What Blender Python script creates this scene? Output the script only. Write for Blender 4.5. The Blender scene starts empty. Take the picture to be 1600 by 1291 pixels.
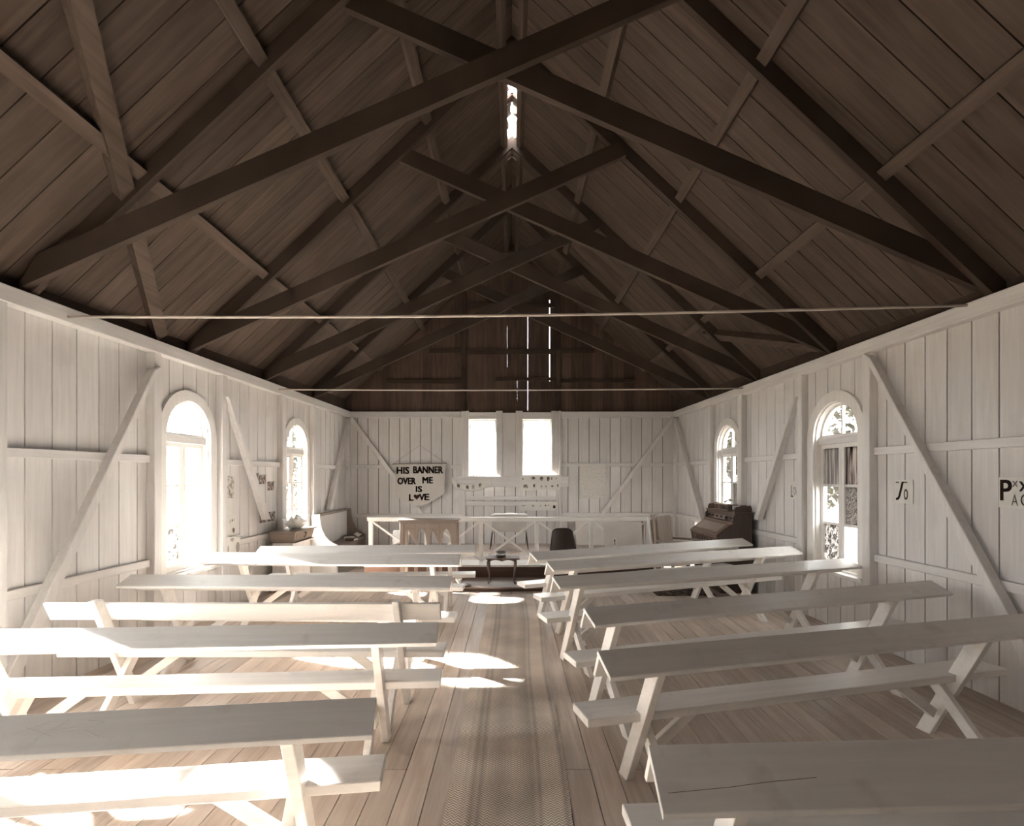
import bpy, bmesh, math, random
from mathutils import Vector, Matrix
random.seed(7)
S = bpy.context.scene
COL = S.collection

# ------------------------------------------------------------------ camera
cam_d = bpy.data.cameras.new('camera')
cam = bpy.data.objects.new('camera', cam_d); COL.objects.link(cam)
cam.location = (0, 0, 1.7); cam.rotation_euler = (math.pi/2, 0, 0)
cam_d.sensor_width = 36.0; cam_d.sensor_fit = 'HORIZONTAL'
F = 836.0                                   # focal length in pixels of the 1600 px frame
cam_d.lens = F/1600*36.0
cam_d.shift_y = (744-645.5)/1600
cam_d.clip_start = 0.02
S.camera = cam

# ------------------------------------------------------------------ sky, sun, exposure
w = bpy.data.worlds.new('sky'); S.world = w; w.use_nodes = True
nt = w.node_tree
nt.nodes['Background'].inputs[0].default_value = (0.965, 0.975, 1.0, 1)
nt.nodes['Background'].inputs[1].default_value = 6.5
sun_d = bpy.data.lights.new('sun', 'SUN'); sun_d.energy = 60.0; sun_d.angle = math.radians(3.0)
sun_d.color = (1.0, 0.99, 0.97)
sun = bpy.data.objects.new('sun', sun_d); COL.objects.link(sun)
SUN_AZ, SUN_EL = math.radians(21), math.radians(32.5)
sdir = Vector((math.cos(SUN_EL)*math.cos(SUN_AZ), -math.cos(SUN_EL)*math.sin(SUN_AZ), -math.sin(SUN_EL)))
sun.rotation_euler = sdir.to_track_quat('-Z', 'Y').to_euler(); sun.location = (-20, 14, 16)
S.view_settings.view_transform = 'Standard'; S.view_settings.look = 'None'
S.view_settings.gamma = 1.0; S.view_settings.use_curve_mapping = False
S.view_settings.exposure = 2.05
S.cycles.max_bounces = 12; S.cycles.diffuse_bounces = 7; S.cycles.transparent_max_bounces = 16
S.cycles.sample_clamp_indirect = 8.0
S.cycles.caustics_reflective = False; S.cycles.caustics_refractive = False

# ------------------------------------------------------------------ dimensions (metres; x right, y away, z up)
W0, KW = 3.77, 0.024          # half width of the room at y = 0 and its narrowing per metre
YB, YF = 11.36, -4.2          # chancel end wall, wall behind the photographer
HP = 3.06                     # top of the wall plate
RZ, RS = 6.65, 0.945          # underside of the roof boards at the ridge, roof slope
def WX(t): return W0-KW*t
def roofz(x): return RZ-RS*abs(x)
def at(px, py, d):            # point at distance d that the lens shows at this place of the frame
    return Vector(((px-800)*d/F, d, 1.7-(py-744)*d/F))

# ------------------------------------------------------------------ mesh helpers
class MB:
    def __init__(s): s.v = []; s.f = []
    def hexa(s, p):
        b = len(s.v); s.v += [tuple(q) for q in p]
        for q in ((0,3,2,1),(4,5,6,7),(0,1,5,4),(1,2,6,5),(2,3,7,6),(3,0,4,7)): s.f.append(tuple(b+i for i in q))
        return s
    def box(s, x0, x1, y0, y1, z0, z1):
        return s.hexa([(x0,y0,z0),(x1,y0,z0),(x1,y1,z0),(x0,y1,z0),(x0,y0,z1),(x1,y0,z1),(x1,y1,z1),(x0,y1,z1)])
    def prism(s, poly, fn, a, b):            # poly of (p, q); fn(p, q, h) -> xyz; between heights a and b
        n = len(poly); o = len(s.v)
        s.v += [tuple(fn(p, q, a)) for p, q in poly]+[tuple(fn(p, q, b)) for p, q in poly]
        s.f.append(tuple(o+i for i in range(n))[::-1]); s.f.append(tuple(o+n+i for i in range(n)))
        for i in range(n):
            j = (i+1) % n; s.f.append((o+i, o+j, o+n+j, o+n+i))
        return s
    def bar(s, p, q, wd, th, up=(0,0,1)):    # rectangular bar from p to q, th along up-ish, wd across
        p = Vector(p); q = Vector(q); d = (q-p).normalized(); u = Vector(up)
        a = d.cross(u).normalized(); u = a.cross(d).normalized()
        a = a*wd/2; u = u*th/2
        return s.hexa([p-a-u, p+a-u, q+a-u, q-a-u, p-a+u, p+a+u, q+a+u, q-a+u])
    def tube(s, pts, r, n=8, rs=None):
        pts = [Vector(p) for p in pts]; o = len(s.v); m = len(pts)
        for i, p in enumerate(pts):
            d = (pts[min(i+1,m-1)]-pts[max(i-1,0)]).normalized()
            ref = Vector((0,0,1)) if abs(d.z) < .9 else Vector((1,0,0))
            a = d.cross(ref).normalized(); b = d.cross(a); rr = rs[i] if rs else r
            for k in range(n):
                t = 2*math.pi*k/n; s.v.append(tuple(p+(a*math.cos(t)+b*math.sin(t))*rr))
        for i in range(m-1):
            for k in range(n):
                k2 = (k+1) % n; s.f.append((o+i*n+k, o+i*n+k2, o+(i+1)*n+k2, o+(i+1)*n+k))
        s.f.append(tuple(o+k for k in range(n))[::-1]); s.f.append(tuple(o+(m-1)*n+k for k in range(n)))
        return s
    def lathe(s, prof, c, n=20):             # prof of (radius, z)
        o = len(s.v); m = len(prof)
        for r, z in prof:
            for k in range(n):
                t = 2*math.pi*k/n; s.v.append((c[0]+r*math.cos(t), c[1]+r*math.sin(t), c[2]+z))
        for i in range(m-1):
            for k in range(n):
                k2 = (k+1) % n; s.f.append((o+i*n+k, o+i*n+k2, o+(i+1)*n+k2, o+(i+1)*n+k))
        s.f.append(tuple(o+k for k in range(n))[::-1]); s.f.append(tuple(o+(m-1)*n+k for k in range(n)))
        return s
    def grid(s, fn, nu, nv, th=None):        # surface fn(u, v), optional thickness vector
        o = len(s.v)
        for j in range(nv+1):
            for i in range(nu+1): s.v.append(tuple(fn(i/nu, j/nv)))
        for j in range(nv):
            for i in range(nu):
                a = o+j*(nu+1)+i; s.f.append((a, a+1, a+nu+2, a+nu+1))
        if th is not None:
            n = len(s.v)-o; th = Vector(th); o2 = len(s.v)
            s.v += [tuple(Vector(q)+th) for q in s.v[o:o+n]]
            for j in range(nv):
                for i in range(nu):
                    a = o2+j*(nu+1)+i; s.f.append((a, a+nu+1, a+nu+2, a+1))
            def wall(a, b): s.f.append((a, b, b+n, a+n))
            for i in range(nu): wall(o+i+1, o+i); wall(o+nv*(nu+1)+i, o+nv*(nu+1)+i+1)
            for j in range(nv): wall(o+j*(nu+1), o+(j+1)*(nu+1)); wall(o+(j+1)*(nu+1)+nu, o+j*(nu+1)+nu)
        return s
    def mesh(s, name, mat, smooth=False, bevel=0):
        me = bpy.data.meshes.new(name); me.from_pydata(s.v, [], s.f)
        bm = bmesh.new(); bm.from_mesh(me)
        bmesh.ops.recalc_face_normals(bm, faces=bm.faces)
        if bevel: bmesh.ops.bevel(bm, geom=list(bm.edges), offset=bevel, segments=1, affect='EDGES', profile=.5)
        bm.to_mesh(me); bm.free()
        if smooth:
            for p in me.polygons: p.use_smooth = True
        if mat: me.materials.append(mat)
        return me
    def build(s, name, mat, parent=None, smooth=False, bevel=0):
        return link(name, s.mesh(name, mat, smooth, bevel), parent)
def link(name, me, parent=None, loc=None):
    o = bpy.data.objects.new(name, me); COL.objects.link(o)
    if parent: o.parent = parent
    if loc: o.location = loc
    return o
def tag(o, label, cat, group=None):
    o['label'] = label; o['category'] = cat
    if group: o['group'] = group
    return o
def thing(name, label, cat, loc=(0,0,0), rz=0, group=None):
    o = bpy.data.objects.new(name, None); COL.objects.link(o)
    o.empty_display_size = .1; o.location = loc; o.rotation_euler = (0,0,rz)
    return tag(o, label, cat, group)
def struct(o, label=None, cat=None):
    o['kind'] = 'structure'
    if label: o['label'] = label
    if cat: o['category'] = cat
    return o

# ------------------------------------------------------------------ materials
def base_mat(name, rough=.6, spec=.3):
    m = bpy.data.materials.new(name); m.use_nodes = True
    b = m.node_tree.nodes['Principled BSDF']
    b.inputs['Roughness'].default_value = rough; b.inputs['Specular IOR Level'].default_value = spec
    return m, m.node_tree, b
def N(nt, t, **k):
    n = nt.nodes.new(t)
    for a, v in k.items(): setattr(n, a, v)
    return n
def wood(name, c1, c2, axis=2, rough=.6, scale=9.0, stretch=.06, rnd=.25, spec=.3, bump=.12, spots=None, spot_col=(.1,.08,.06), spot_amt=.5):
    m, nt, b = base_mat(name, rough, spec); L = nt.links.new
    tc = N(nt, 'ShaderNodeTexCoord'); oi = N(nt, 'ShaderNodeObjectInfo')
    off = N(nt, 'ShaderNodeVectorMath', operation='MULTIPLY_ADD'); 
    L(oi.outputs['Random'], off.inputs[0]); off.inputs[1].default_value = (37, 53, 71); L(tc.outputs['Object'], off.inputs[2])
    mp = N(nt, 'ShaderNodeMapping'); sc = [1, 1, 1]
    for ax_ in (axis if isinstance(axis, tuple) else (axis,)): sc[ax_] = stretch
    mp.inputs['Scale'].default_value = sc
    L(off.outputs[0], mp.inputs[0])
    n1 = N(nt, 'ShaderNodeTexNoise'); n1.inputs['Scale'].default_value = scale*3; n1.inputs['Detail'].default_value = 6; n1.inputs['Distortion'].default_value = .6
    L(mp.outputs[0], n1.inputs['Vector'])
    n2 = N(nt, 'ShaderNodeTexNoise'); n2.inputs['Scale'].default_value = 1.7; n2.inputs['Detail'].default_value = 3
    L(off.outputs[0], n2.inputs['Vector'])
    mixf = N(nt, 'ShaderNodeMath', operation='MULTIPLY_ADD'); L(n1.outputs[0], mixf.inputs[0]); mixf.inputs[1].default_value = .65
    h = N(nt, 'ShaderNodeMath', operation='MULTIPLY'); L(n2.outputs[0], h.inputs[0]); h.inputs[1].default_value = .35; L(h.outputs[0], mixf.inputs[2])
    r = N(nt, 'ShaderNodeValToRGB'); r.color_ramp.elements[0].position = .32; r.color_ramp.elements[1].position = .68
    r.color_ramp.elements[0].color = (*c1, 1); r.color_ramp.elements[1].color = (*c2, 1); L(mixf.outputs[0], r.inputs[0])
    col = r.outputs[0]
    if spots:
        n3 = N(nt, 'ShaderNodeTexNoise'); n3.inputs['Scale'].default_value = spots; n3.inputs['Detail'].default_value = 5; L(off.outputs[0], n3.inputs['Vector'])
        rr = N(nt, 'ShaderNodeValToRGB'); rr.color_ramp.elements[0].position = .60; rr.color_ramp.elements[1].position = .74
        L(n3.outputs[0], rr.inputs[0])
        mm = N(nt, 'ShaderNodeMath', operation='MULTIPLY'); L(rr.outputs[0], mm.inputs[0]); mm.inputs[1].default_value = spot_amt
        mx = N(nt, 'ShaderNodeMixRGB'); L(mm.outputs[0], mx.inputs[0]); L(col, mx.inputs[1]); mx.inputs[2].default_value = (*spot_col, 1); col = mx.outputs[0]
    hv = N(nt, 'ShaderNodeHueSaturation'); L(col, hv.inputs['Color'])
    mr = N(nt, 'ShaderNodeMapRange'); L(oi.outputs['Random'], mr.inputs[0]); mr.inputs[3].default_value = 1-rnd/2; mr.inputs[4].default_value = 1+rnd/2
    L(mr.outputs[0], hv.inputs['Value']); L(hv.outputs[0], b.inputs['Base Color'])
    bp = N(nt, 'ShaderNodeBump'); bp.inputs['Strength'].default_value = bump; bp.inputs['Distance'].default_value = .01
    L(n1.outputs[0], bp.inputs['Height']); L(bp.outputs[0], b.inputs['Normal'])
    return m
def plain(name, c, rough=.6, spec=.3, var=.12, scale=6):
    m, nt, b = base_mat(name, rough, spec); L = nt.links.new
    tc = N(nt, 'ShaderNodeTexCoord'); n = N(nt, 'ShaderNodeTexNoise'); n.inputs['Scale'].default_value = scale; n.inputs['Detail'].default_value = 4
    L(tc.outputs['Object'], n.inputs['Vector'])
    r = N(nt, 'ShaderNodeValToRGB'); r.color_ramp.elements[0].position = .3; r.color_ramp.elements[1].position = .7
    r.color_ramp.elements[0].color = (*[x*(1-var) for x in c], 1); r.color_ramp.elements[1].color = (*[min(1, x*(1+var)) for x in c], 1)
    L(n.outputs[0], r.inputs[0]); L(r.outputs[0], b.inputs['Base Color'])
    return m
def blotch(name, paper, ink, scale, lo, hi, ink2=None, aspect=(1,1,1)):
    m, nt, b = base_mat(name, .8, .1); L = nt.links.new
    tc = N(nt, 'ShaderNodeTexCoord'); mp = N(nt, 'ShaderNodeMapping'); mp.inputs['Scale'].default_value = aspect; L(tc.outputs['Object'], mp.inputs[0])
    n = N(nt, 'ShaderNodeTexNoise'); n.inputs['Scale'].default_value = scale; n.inputs['Detail'].default_value = 4; L(mp.outputs[0], n.inputs['Vector'])
    r = N(nt, 'ShaderNodeValToRGB'); r.color_ramp.elements[0].position = lo; r.color_ramp.elements[1].position = hi
    r.color_ramp.elements[0].color = (*paper, 1); r.color_ramp.elements[1].color = (*ink, 1)
    L(n.outputs[0], r.inputs[0]); L(r.outputs[0], b.inputs['Base Color'])
    return m
def glass(name, tint=(.97,.97,.95), gloss=.05, streak=None):
    m = bpy.data.materials.new(name); m.use_nodes = True; nt = m.node_tree; L = nt.links.new
    nt.nodes.remove(nt.nodes['Principled BSDF']); out = nt.nodes['Material Output']
    tr = N(nt, 'ShaderNodeBsdfTransparent'); tr.inputs[0].default_value = (*tint, 1)
    gl = N(nt, 'ShaderNodeBsdfGlossy'); gl.inputs['Roughness'].default_value = .05
    mx = N(nt, 'ShaderNodeMixShader'); mx.inputs[0].default_value = gloss
    L(tr.outputs[0], mx.inputs[1]); L(gl.outputs[0], mx.inputs[2]); last = mx.outputs[0]
    if streak:   # frosted, patterned or dirty pane: part of it scatters
        tc = N(nt, 'ShaderNodeTexCoord'); mp = N(nt, 'ShaderNodeMapping'); mp.inputs['Scale'].default_value = streak['scale']; L(tc.outputs['Object'], mp.inputs[0])
        n = N(nt, 'ShaderNodeTexNoise'); n.inputs['Scale'].default_value = 1; n.inputs['Detail'].default_value = 5; n.inputs['Distortion'].default_value = 1; L(mp.outputs[0], n.inputs['Vector'])
        r = N(nt, 'ShaderNodeValToRGB'); r.color_ramp.elements[0].position = .4; r.color_ramp.elements[1].position = .6
        r.color_ramp.elements[0].color = (*streak['a'], 1); r.color_ramp.elements[1].color = (*streak['b'], 1); L(n.outputs[0], r.inputs[0])
        tl = N(nt, 'ShaderNodeBsdfTranslucent'); L(r.outputs[0], tl.inputs[0])
        m2 = N(nt, 'ShaderNodeMixShader'); m2.inputs[0].default_value = streak['amt']; L(last, m2.inputs[1]); L(tl.outputs[0], m2.inputs[2]); last = m2.outputs[0]
    L(last, out.inputs[0])
    return m

WHITE = dict(c1=(.63,.60,.58), c2=(.76,.735,.715))
M = {}
M['wall'] = wood('white_painted_boards', **WHITE, axis=2, rough=.5, rnd=.10, bump=.05, spots=2.2, spot_col=(.55,.50,.46), spot_amt=.45)
M['wallx'] = wood('white_painted_timber_across', **WHITE, axis=0, rough=.5, rnd=.08, bump=.05)
M['wally'] = wood('white_painted_timber_along', **WHITE, axis=1, rough=.5, rnd=.08, bump=.05)
M['bench'] = wood('white_bench_paint', (.78,.745,.71), (.88,.855,.825), axis=0, rough=.38, rnd=.06, bump=.06, spots=7, spot_col=(.55,.49,.44), spot_amt=.35)
M['roof'] = wood('dark_roof_boards', (.056,.038,.028), (.108,.079,.061), axis=(0,2), rough=.75, rnd=.35, bump=.2, scale=7, spec=.15)
M['gable'] = wood('dark_gable_boards', (.066,.044,.034), (.135,.092,.071), axis=2, rough=.8, rnd=.45, bump=.2, scale=8, spec=.1)
M['beam'] = wood('dark_roof_timber', (.036,.024,.018), (.076,.054,.041), axis=(0,2), rough=.75, rnd=.2, bump=.15, scale=7, spec=.15)
M['beamy'] = wood('dark_purlin_timber', (.065,.045,.033), (.125,.092,.072), axis=1, rough=.75, rnd=.2, bump=.15, scale=7, spec=.15)
M['back'] = plain('dark_board_backing', (.07,.05,.04), .9, .05)
M['floor'] = wood('worn_floorboards', (.43,.345,.285), (.66,.565,.49), axis=1, rough=.5, rnd=.26, bump=.12, scale=8, spots=5, spot_col=(.62,.58,.53), spot_amt=.4, spec=.35)
M['sub'] = plain('dark_subfloor', (.05,.035,.028), .9, .05)
M['brown'] = wood('brown_stained_riser', (.060,.032,.024), (.10,.058,.042), axis=0, rough=.55, rnd=.1)
M['rod'] = plain('pale_painted_iron', (.55,.48,.42), .45, .4)
M['rail'] = wood('cream_rail_paint', (.76,.73,.69), (.84,.815,.78), axis=0, rough=.45, rnd=.05, bump=.04)
M['sash'] = wood('cream_sash_paint', (.74,.71,.67), (.83,.80,.765), axis=2, rough=.45, rnd=.05, bump=.04)
M['oak'] = wood('mid_brown_oak', (.19,.145,.118), (.30,.24,.20), axis=0, rough=.45, rnd=.15, spec=.4)
M['oakv'] = wood('mid_brown_oak_upright', (.19,.145,.118), (.30,.24,.20), axis=2, rough=.45, rnd=.15, spec=.4)
M['walnut'] = wood('dark_walnut', (.050,.028,.020), (.105,.062,.044), axis=1, rough=.35, rnd=.15, spec=.5)
M['walnutv'] = wood('dark_walnut_upright', (.045,.026,.019), (.095,.056,.040), axis=2, rough=.35, rnd=.15, spec=.5)
M['organ_lid'] = wood('organ_lid_walnut', (.12,.075,.052), (.24,.16,.115), axis=1, rough=.35, rnd=.1, spec=.5)
M['carved'] = blotch('carved_organ_wood', (.20,.135,.095), (.06,.036,.026), 45, .42, .58)
M['tan'] = wood('tan_plywood', (.28,.222,.182), (.39,.32,.27), axis=2, rough=.55, rnd=.12)
M['board'] = plain('pale_hardboard', (.66,.615,.57), .7, .2, .08, 4)
M['card'] = plain('pale_grey_card', (.50,.46,.42), .7, .2, .08, 4)
M['plastic'] = plain('dark_moulded_plastic', (.040,.027,.022), .22, .5, .1)
M['pale_plastic'] = plain('pale_moulded_plastic', (.60,.58,.55), .35, .4, .05)
M['iron'] = plain('dark_iron', (.06,.05,.045), .5, .4)
M['paper'] = plain('cream_paper', (.74,.72,.67), .85, .1, .04, 8)
M['writing'] = blotch('paper_with_faint_writing', (.72,.69,.64), (.52,.49,.45), 30, .48, .62, aspect=(2.2,1,1.1))
M['ink'] = plain('dark_ink', (.055,.035,.028), .8, .1)
M['ink2'] = plain('brown_ink', (.18,.13,.105), .8, .1)
M['ink3'] = plain('faded_ink', (.42,.37,.34), .8, .1)
M['photo'] = blotch('faded_snapshots', (.46,.40,.36), (.12,.085,.07), 26, .40, .60)
M['sketch'] = blotch('picture_of_figures', (.60,.57,.52), (.26,.23,.20), 24, .45, .60)
M['felt'] = plain('banner_cloth', (.62,.58,.54), .95, .05, .04, 30)
M['red_felt'] = plain('dark_red_felt_letters', (.075,.028,.024), .95, .05, .1, 40)
M['cloth'] = plain('white_cloth', (.80,.79,.76), .9, .1, .04)
M['china'] = plain('white_china', (.78,.77,.74), .25, .5, .03)
M['ebony'] = plain('black_keys', (.02,.017,.015), .3, .5)
M['glass'] = glass('clear_window_pane')
M['g_frost'] = glass('mottled_frosted_pane', streak=dict(scale=(60,60,60), a=(.045,.040,.036), b=(.20,.185,.17), amt=.985))
M['g_streak'] = glass('dark_streaked_pane', tint=(.55,.5,.46), streak=dict(scale=(30,30,2.5), a=(.006,.005,.004), b=(.18,.16,.145), amt=.985))
M['g_net'] = glass('pane_behind_net_curtain', tint=(.8,.78,.74), streak=dict(scale=(26,26,1.2), a=(.08,.073,.067), b=(.17,.157,.145), amt=.98))
M['g_pat'] = glass('leaf_patterned_pane', streak=dict(scale=(22,22,22), a=(.06,.055,.05), b=(.36,.34,.32), amt=.97))
M['g_white'] = glass('white_obscured_pane', streak=dict(scale=(5,5,5), a=(.93,.92,.88), b=(.97,.96,.93), amt=.85))
M['grass'] = plain('pale_grass', (.085,.08,.065), .95, .05, .3, 1.5)
M['leaf'] = plain('tree_leaves', (.10,.095,.08), .7, .2, .35, 3)
M['bark'] = plain('tree_bark', (.12,.09,.07), .9, .1, .3, 5)

def runner_mat():
    m, nt, b = base_mat('striped_herringbone_weave', .95, .05); L = nt.links.new
    tc = N(nt, 'ShaderNodeTexCoord'); sx = N(nt, 'ShaderNodeSeparateXYZ'); L(tc.outputs['UV'], sx.inputs[0])
    r = N(nt, 'ShaderNodeValToRGB'); e = r.color_ramp.elements
    pal = [(0,.36),(.10,.38),(.13,.34),(.16,.36),(.20,.24),(.235,.31),(.26,.23),(.30,.33),(.42,.27),(.55,.32),(.66,.26),(.70,.24),(.735,.30),(.76,.23),(.79,.34),(.93,.37),(.965,.24),(1,.34)]
    while len(e) < len(pal): e.new(.5)
    for k, (p, v) in enumerate(pal): e[k].position = p; e[k].color = (v*2.3, v*2.0, v*1.75, 1)
    L(sx.outputs[0], r.inputs[0])
    # herringbone: zig-zag of fine threads
    ax = N(nt, 'ShaderNodeMath', operation='PINGPONG'); L(sx.outputs[0], ax.inputs[0]); ax.inputs[1].default_value = .028
    md = N(nt, 'ShaderNodeMath', operation='MULTIPLY_ADD'); L(sx.outputs[1], md.inputs[0]); md.inputs[1].default_value = 10.6
    L(ax.outputs[0], md.inputs[2])
    sn = N(nt, 'ShaderNodeMath', operation='MULTIPLY'); L(md.outputs[0], sn.inputs[0]); sn.inputs[1].default_value = 230
    si = N(nt, 'ShaderNodeMath', operation='SINE'); L(sn.outputs[0], si.inputs[0])
    mr = N(nt, 'ShaderNodeMapRange'); L(si.outputs[0], mr.inputs[0]); mr.inputs[1].default_value = -1; mr.inputs[3].default_value = .5; mr.inputs[4].default_value = 1.42
    n = N(nt, 'ShaderNodeTexNoise'); n.inputs['Scale'].default_value = 3; n.inputs['Detail'].default_value = 4; L(tc.outputs['Object'], n.inputs['Vector'])
    m2 = N(nt, 'ShaderNodeMapRange'); L(n.outputs[0], m2.inputs[0]); m2.inputs[1].default_value = .3; m2.inputs[2].default_value = .7; m2.inputs[3].default_value = .85; m2.inputs[4].default_value = 1.12
    mm = N(nt, 'ShaderNodeMath', operation='MULTIPLY'); L(mr.outputs[0], mm.inputs[0]); L(m2.outputs[0], mm.inputs[1])
    hv = N(nt, 'ShaderNodeHueSaturation'); L(r.outputs[0], hv.inputs['Color']); L(mm.outputs[0], hv.inputs['Value'])
    L(hv.outputs[0], b.inputs['Base Color'])
    bp = N(nt, 'ShaderNodeBump'); bp.inputs['Strength'].default_value = .4; bp.inputs['Distance'].default_value = .004; L(si.outputs[0], bp.inputs['Height']); L(bp.outputs[0], b.inputs['Normal'])
    return m
M['runner'] = runner_mat()

# ------------------------------------------------------------------ floor
floor = struct(MB().box(-3.95, 3.95, YF, YB, -.12, -.022).build('floor', M['sub']))
fw = .152; x = -3.80; i = 0
mesh_cache = {}
while x < 3.80:
    cuts = sorted(random.sample([.4, 1.3, 2.2, 3.1, 4.3, 5.2, 6.4, 7.4, 8.3, 9.4, 10.2], 3)); ys = [YF+.02]+cuts+[YB-.01]
    for a, b in zip(ys, ys[1:]):
        k = round(b-a, 2)
        if k not in mesh_cache: mesh_cache[k] = MB().box(0, fw-.005, 0, b-a-.004, -.022, 0).mesh('floorboard', M['floor'])
        link('floorboard', mesh_cache[k], floor, (x, a, random.uniform(-.0008, .0008)))
    x += fw
# chancel platform and the low step in front of it
PZ, PY, PXW = .27, 8.62, 2.38
plat = struct(MB().box(-PXW, PXW, PY, YB-.03, .005, PZ-.03).build('chancel_platform', M['brown']), 'low chancel platform with dark brown riser and pale boards', 'platform')
n = 16
for k in range(n):
    y0 = PY-.03+(YB-.03-PY+.03)*k/n; y1 = PY-.03+(YB-.03-PY+.03)*(k+1)/n-.005
    MB().box(-PXW, PXW, y0, y1, PZ-.028, PZ).build('plank', M['floor'] if k > 2 else M['rail'], plat)
stp = struct(MB().box(-1.9, 1.75, 7.87, PY, .003, .045).build('chancel_step', M['brown']), 'low wooden step below the chancel platform', 'step')
for k in range(4):
    y0 = 7.85+k*.1925; MB().box(-1.92, 1.77, y0, y0+.187, .047, .068).build('plank', M['oak'], stp)

# ------------------------------------------------------------------ side walls
WINL = [.34, 3.16, 5.98, 8.80]; WINR = [5.98, 8.80]      # window centres along the side walls
OH, SPR, SILL = .40, 2.14, .64     # half opening, spring line, sill
def side_wall(sg, name, upz, loz, WIN):
    def P(t, z, n): return (sg*(W0-KW*t-n), t, z)
    def topz(t): return RZ+.015-RS*WX(t)
    bk = MB()
    brk = [YF]
    for c in WIN: brk += [c-OH-.02, c+OH+.02]
    brk.append(YB+.1)
    for k in range(len(brk)-1):
        a, b = brk[k], brk[k+1]
        if k % 2 == 0: bk.prism([(a,-.05),(b,-.05),(b,topz(b)),(a,topz(a))], P, -.021, -.11)
        else:
            c = (a+b)/2; r = OH+.02
            bk.prism([(a,-.05),(b,-.05),(b,SILL-.03),(a,SILL-.03)], P, -.021, -.11)
            m = 14; arc = [(c+r*math.cos(math.pi*q/m), SPR+r*math.sin(math.pi*q/m)) for q in range(m+1)]
            for q in range(m):
                (t1,z1),(t0,z0) = arc[q], arc[q+1]
                bk.prism([(t0,z0),(t1,z1),(t1,topz(t1)),(t0,topz(t0))], P, -.021, -.11)
    wall = struct(bk.build(name, M['back']))
    bw = .234; t = YF+.05; zt = HP-.02
    full = MB().prism([(0,0),(bw-.012,0),(bw-.012,zt),(0,zt)], P, 0, -.02)
    full.v = [(vx-sg*W0, vy, vz) for vx, vy, vz in full.v]
    fullm = full.mesh('board', M['wall'])
    while t < YB-.02:
        e = min(t+bw-.012, YB-.005)
        segs = [(t, e)]
        for c in WIN:
            ns = []
            for a, b in segs:
                for l, h in ((a, min(b, c-OH-.02)), (max(a, c-OH-.02), min(b, c+OH+.02)), (max(a, c+OH+.02), b)):
                    if h-l > .004: ns.append((l, h))
            segs = ns
        if segs == [(t, e)] and all(not (c-OH-.03 < (t+e)/2 < c+OH+.03) for c in WIN) and e-t > bw-.013:
            link('board', fullm, wall, (sg*(W0-KW*t), t, 0))
        else:
            for a, b in segs:
                c = next((c for c in WIN if c-OH-.021 < (a+b)/2 < c+OH+.021), None)
                if c is None: MB().prism([(a,0),(b,0),(b,zt),(a,zt)], P, 0, -.02).build('board', M['wall'], wall)
                else:
                    MB().prism([(a,0),(b,0),(b,SILL-.03),(a,SILL-.03)], P, 0, -.02).build('board', M['wall'], wall)
                    r = OH+.02; m = 5; bot = []
                    for q in range(m+1):
                        tt = a+(b-a)*q/m; bot.append((tt, SPR+math.sqrt(max(0, r*r-(tt-c)**2))))
                    MB().prism(bot+[(b,zt),(a,zt)], P, 0, -.02).build('board', M['wall'], wall)
        t += bw
    # plate, posts, girts, braces
    MB().prism([(YF,HP-.125),(YB,HP-.125),(YB,HP),(YF,HP)], P, .0, .10).build('wall_plate', M['wally'], wall, bevel=.006)
    posts = []
    for c in WIN: posts += [c-.655, c+.545]
    for a in posts: MB().prism([(a,0),(a+.11,0),(a+.11,HP-.125),(a,HP-.125)], P, 0, .085).build('post', M['wall'], wall, bevel=.005)
    MB().prism([(YB-.12,0),(YB,0),(YB,HP-.125),(YB-.12,HP-.125)], P, 0, .08).build('corner_post', M['wall'], wall, bevel=.005)
    edges = [YF]+[q for c in WIN for q in (c-.66, c+.66)]+[YB-.12]
    for k in range(0, len(edges), 2):
        for z in (upz, loz):
            MB().prism([(edges[k],z-.075),(edges[k+1],z-.075),(edges[k+1],z),(edges[k],z)], P, .001, .045).build('girt', M['wally'], wall, bevel=.005)
    for (t0, z0, t1, z1) in ((3.66 if sg < 0 else 3.42, 0, 5.33, 2.80 if sg < 0 else 2.93), (7.62, 1.08, 6.62, 2.68), (10.08, 1.07, 11.22, 2.95) if sg < 0 else (9.05, 0, 11.22, 2.95)):
        hw = .062
        MB().prism([(t0-hw,z0),(t0+hw,z0),(t1+hw*.6,z1),(t1-hw,z1-.06)] if t1 > t0 else [(t0-hw,z0),(t0+hw,z0),(t1+hw,z1-.06),(t1-hw*.6,z1)], P, .046, .125).build('brace', M['wall'], wall, bevel=.005)
    return wall, P
wl, PL = side_wall(-1, 'wall_left', 1.91, .87, WINL)
wr, PR = side_wall(1, 'wall_right', 1.985, .925, WINR)

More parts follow.
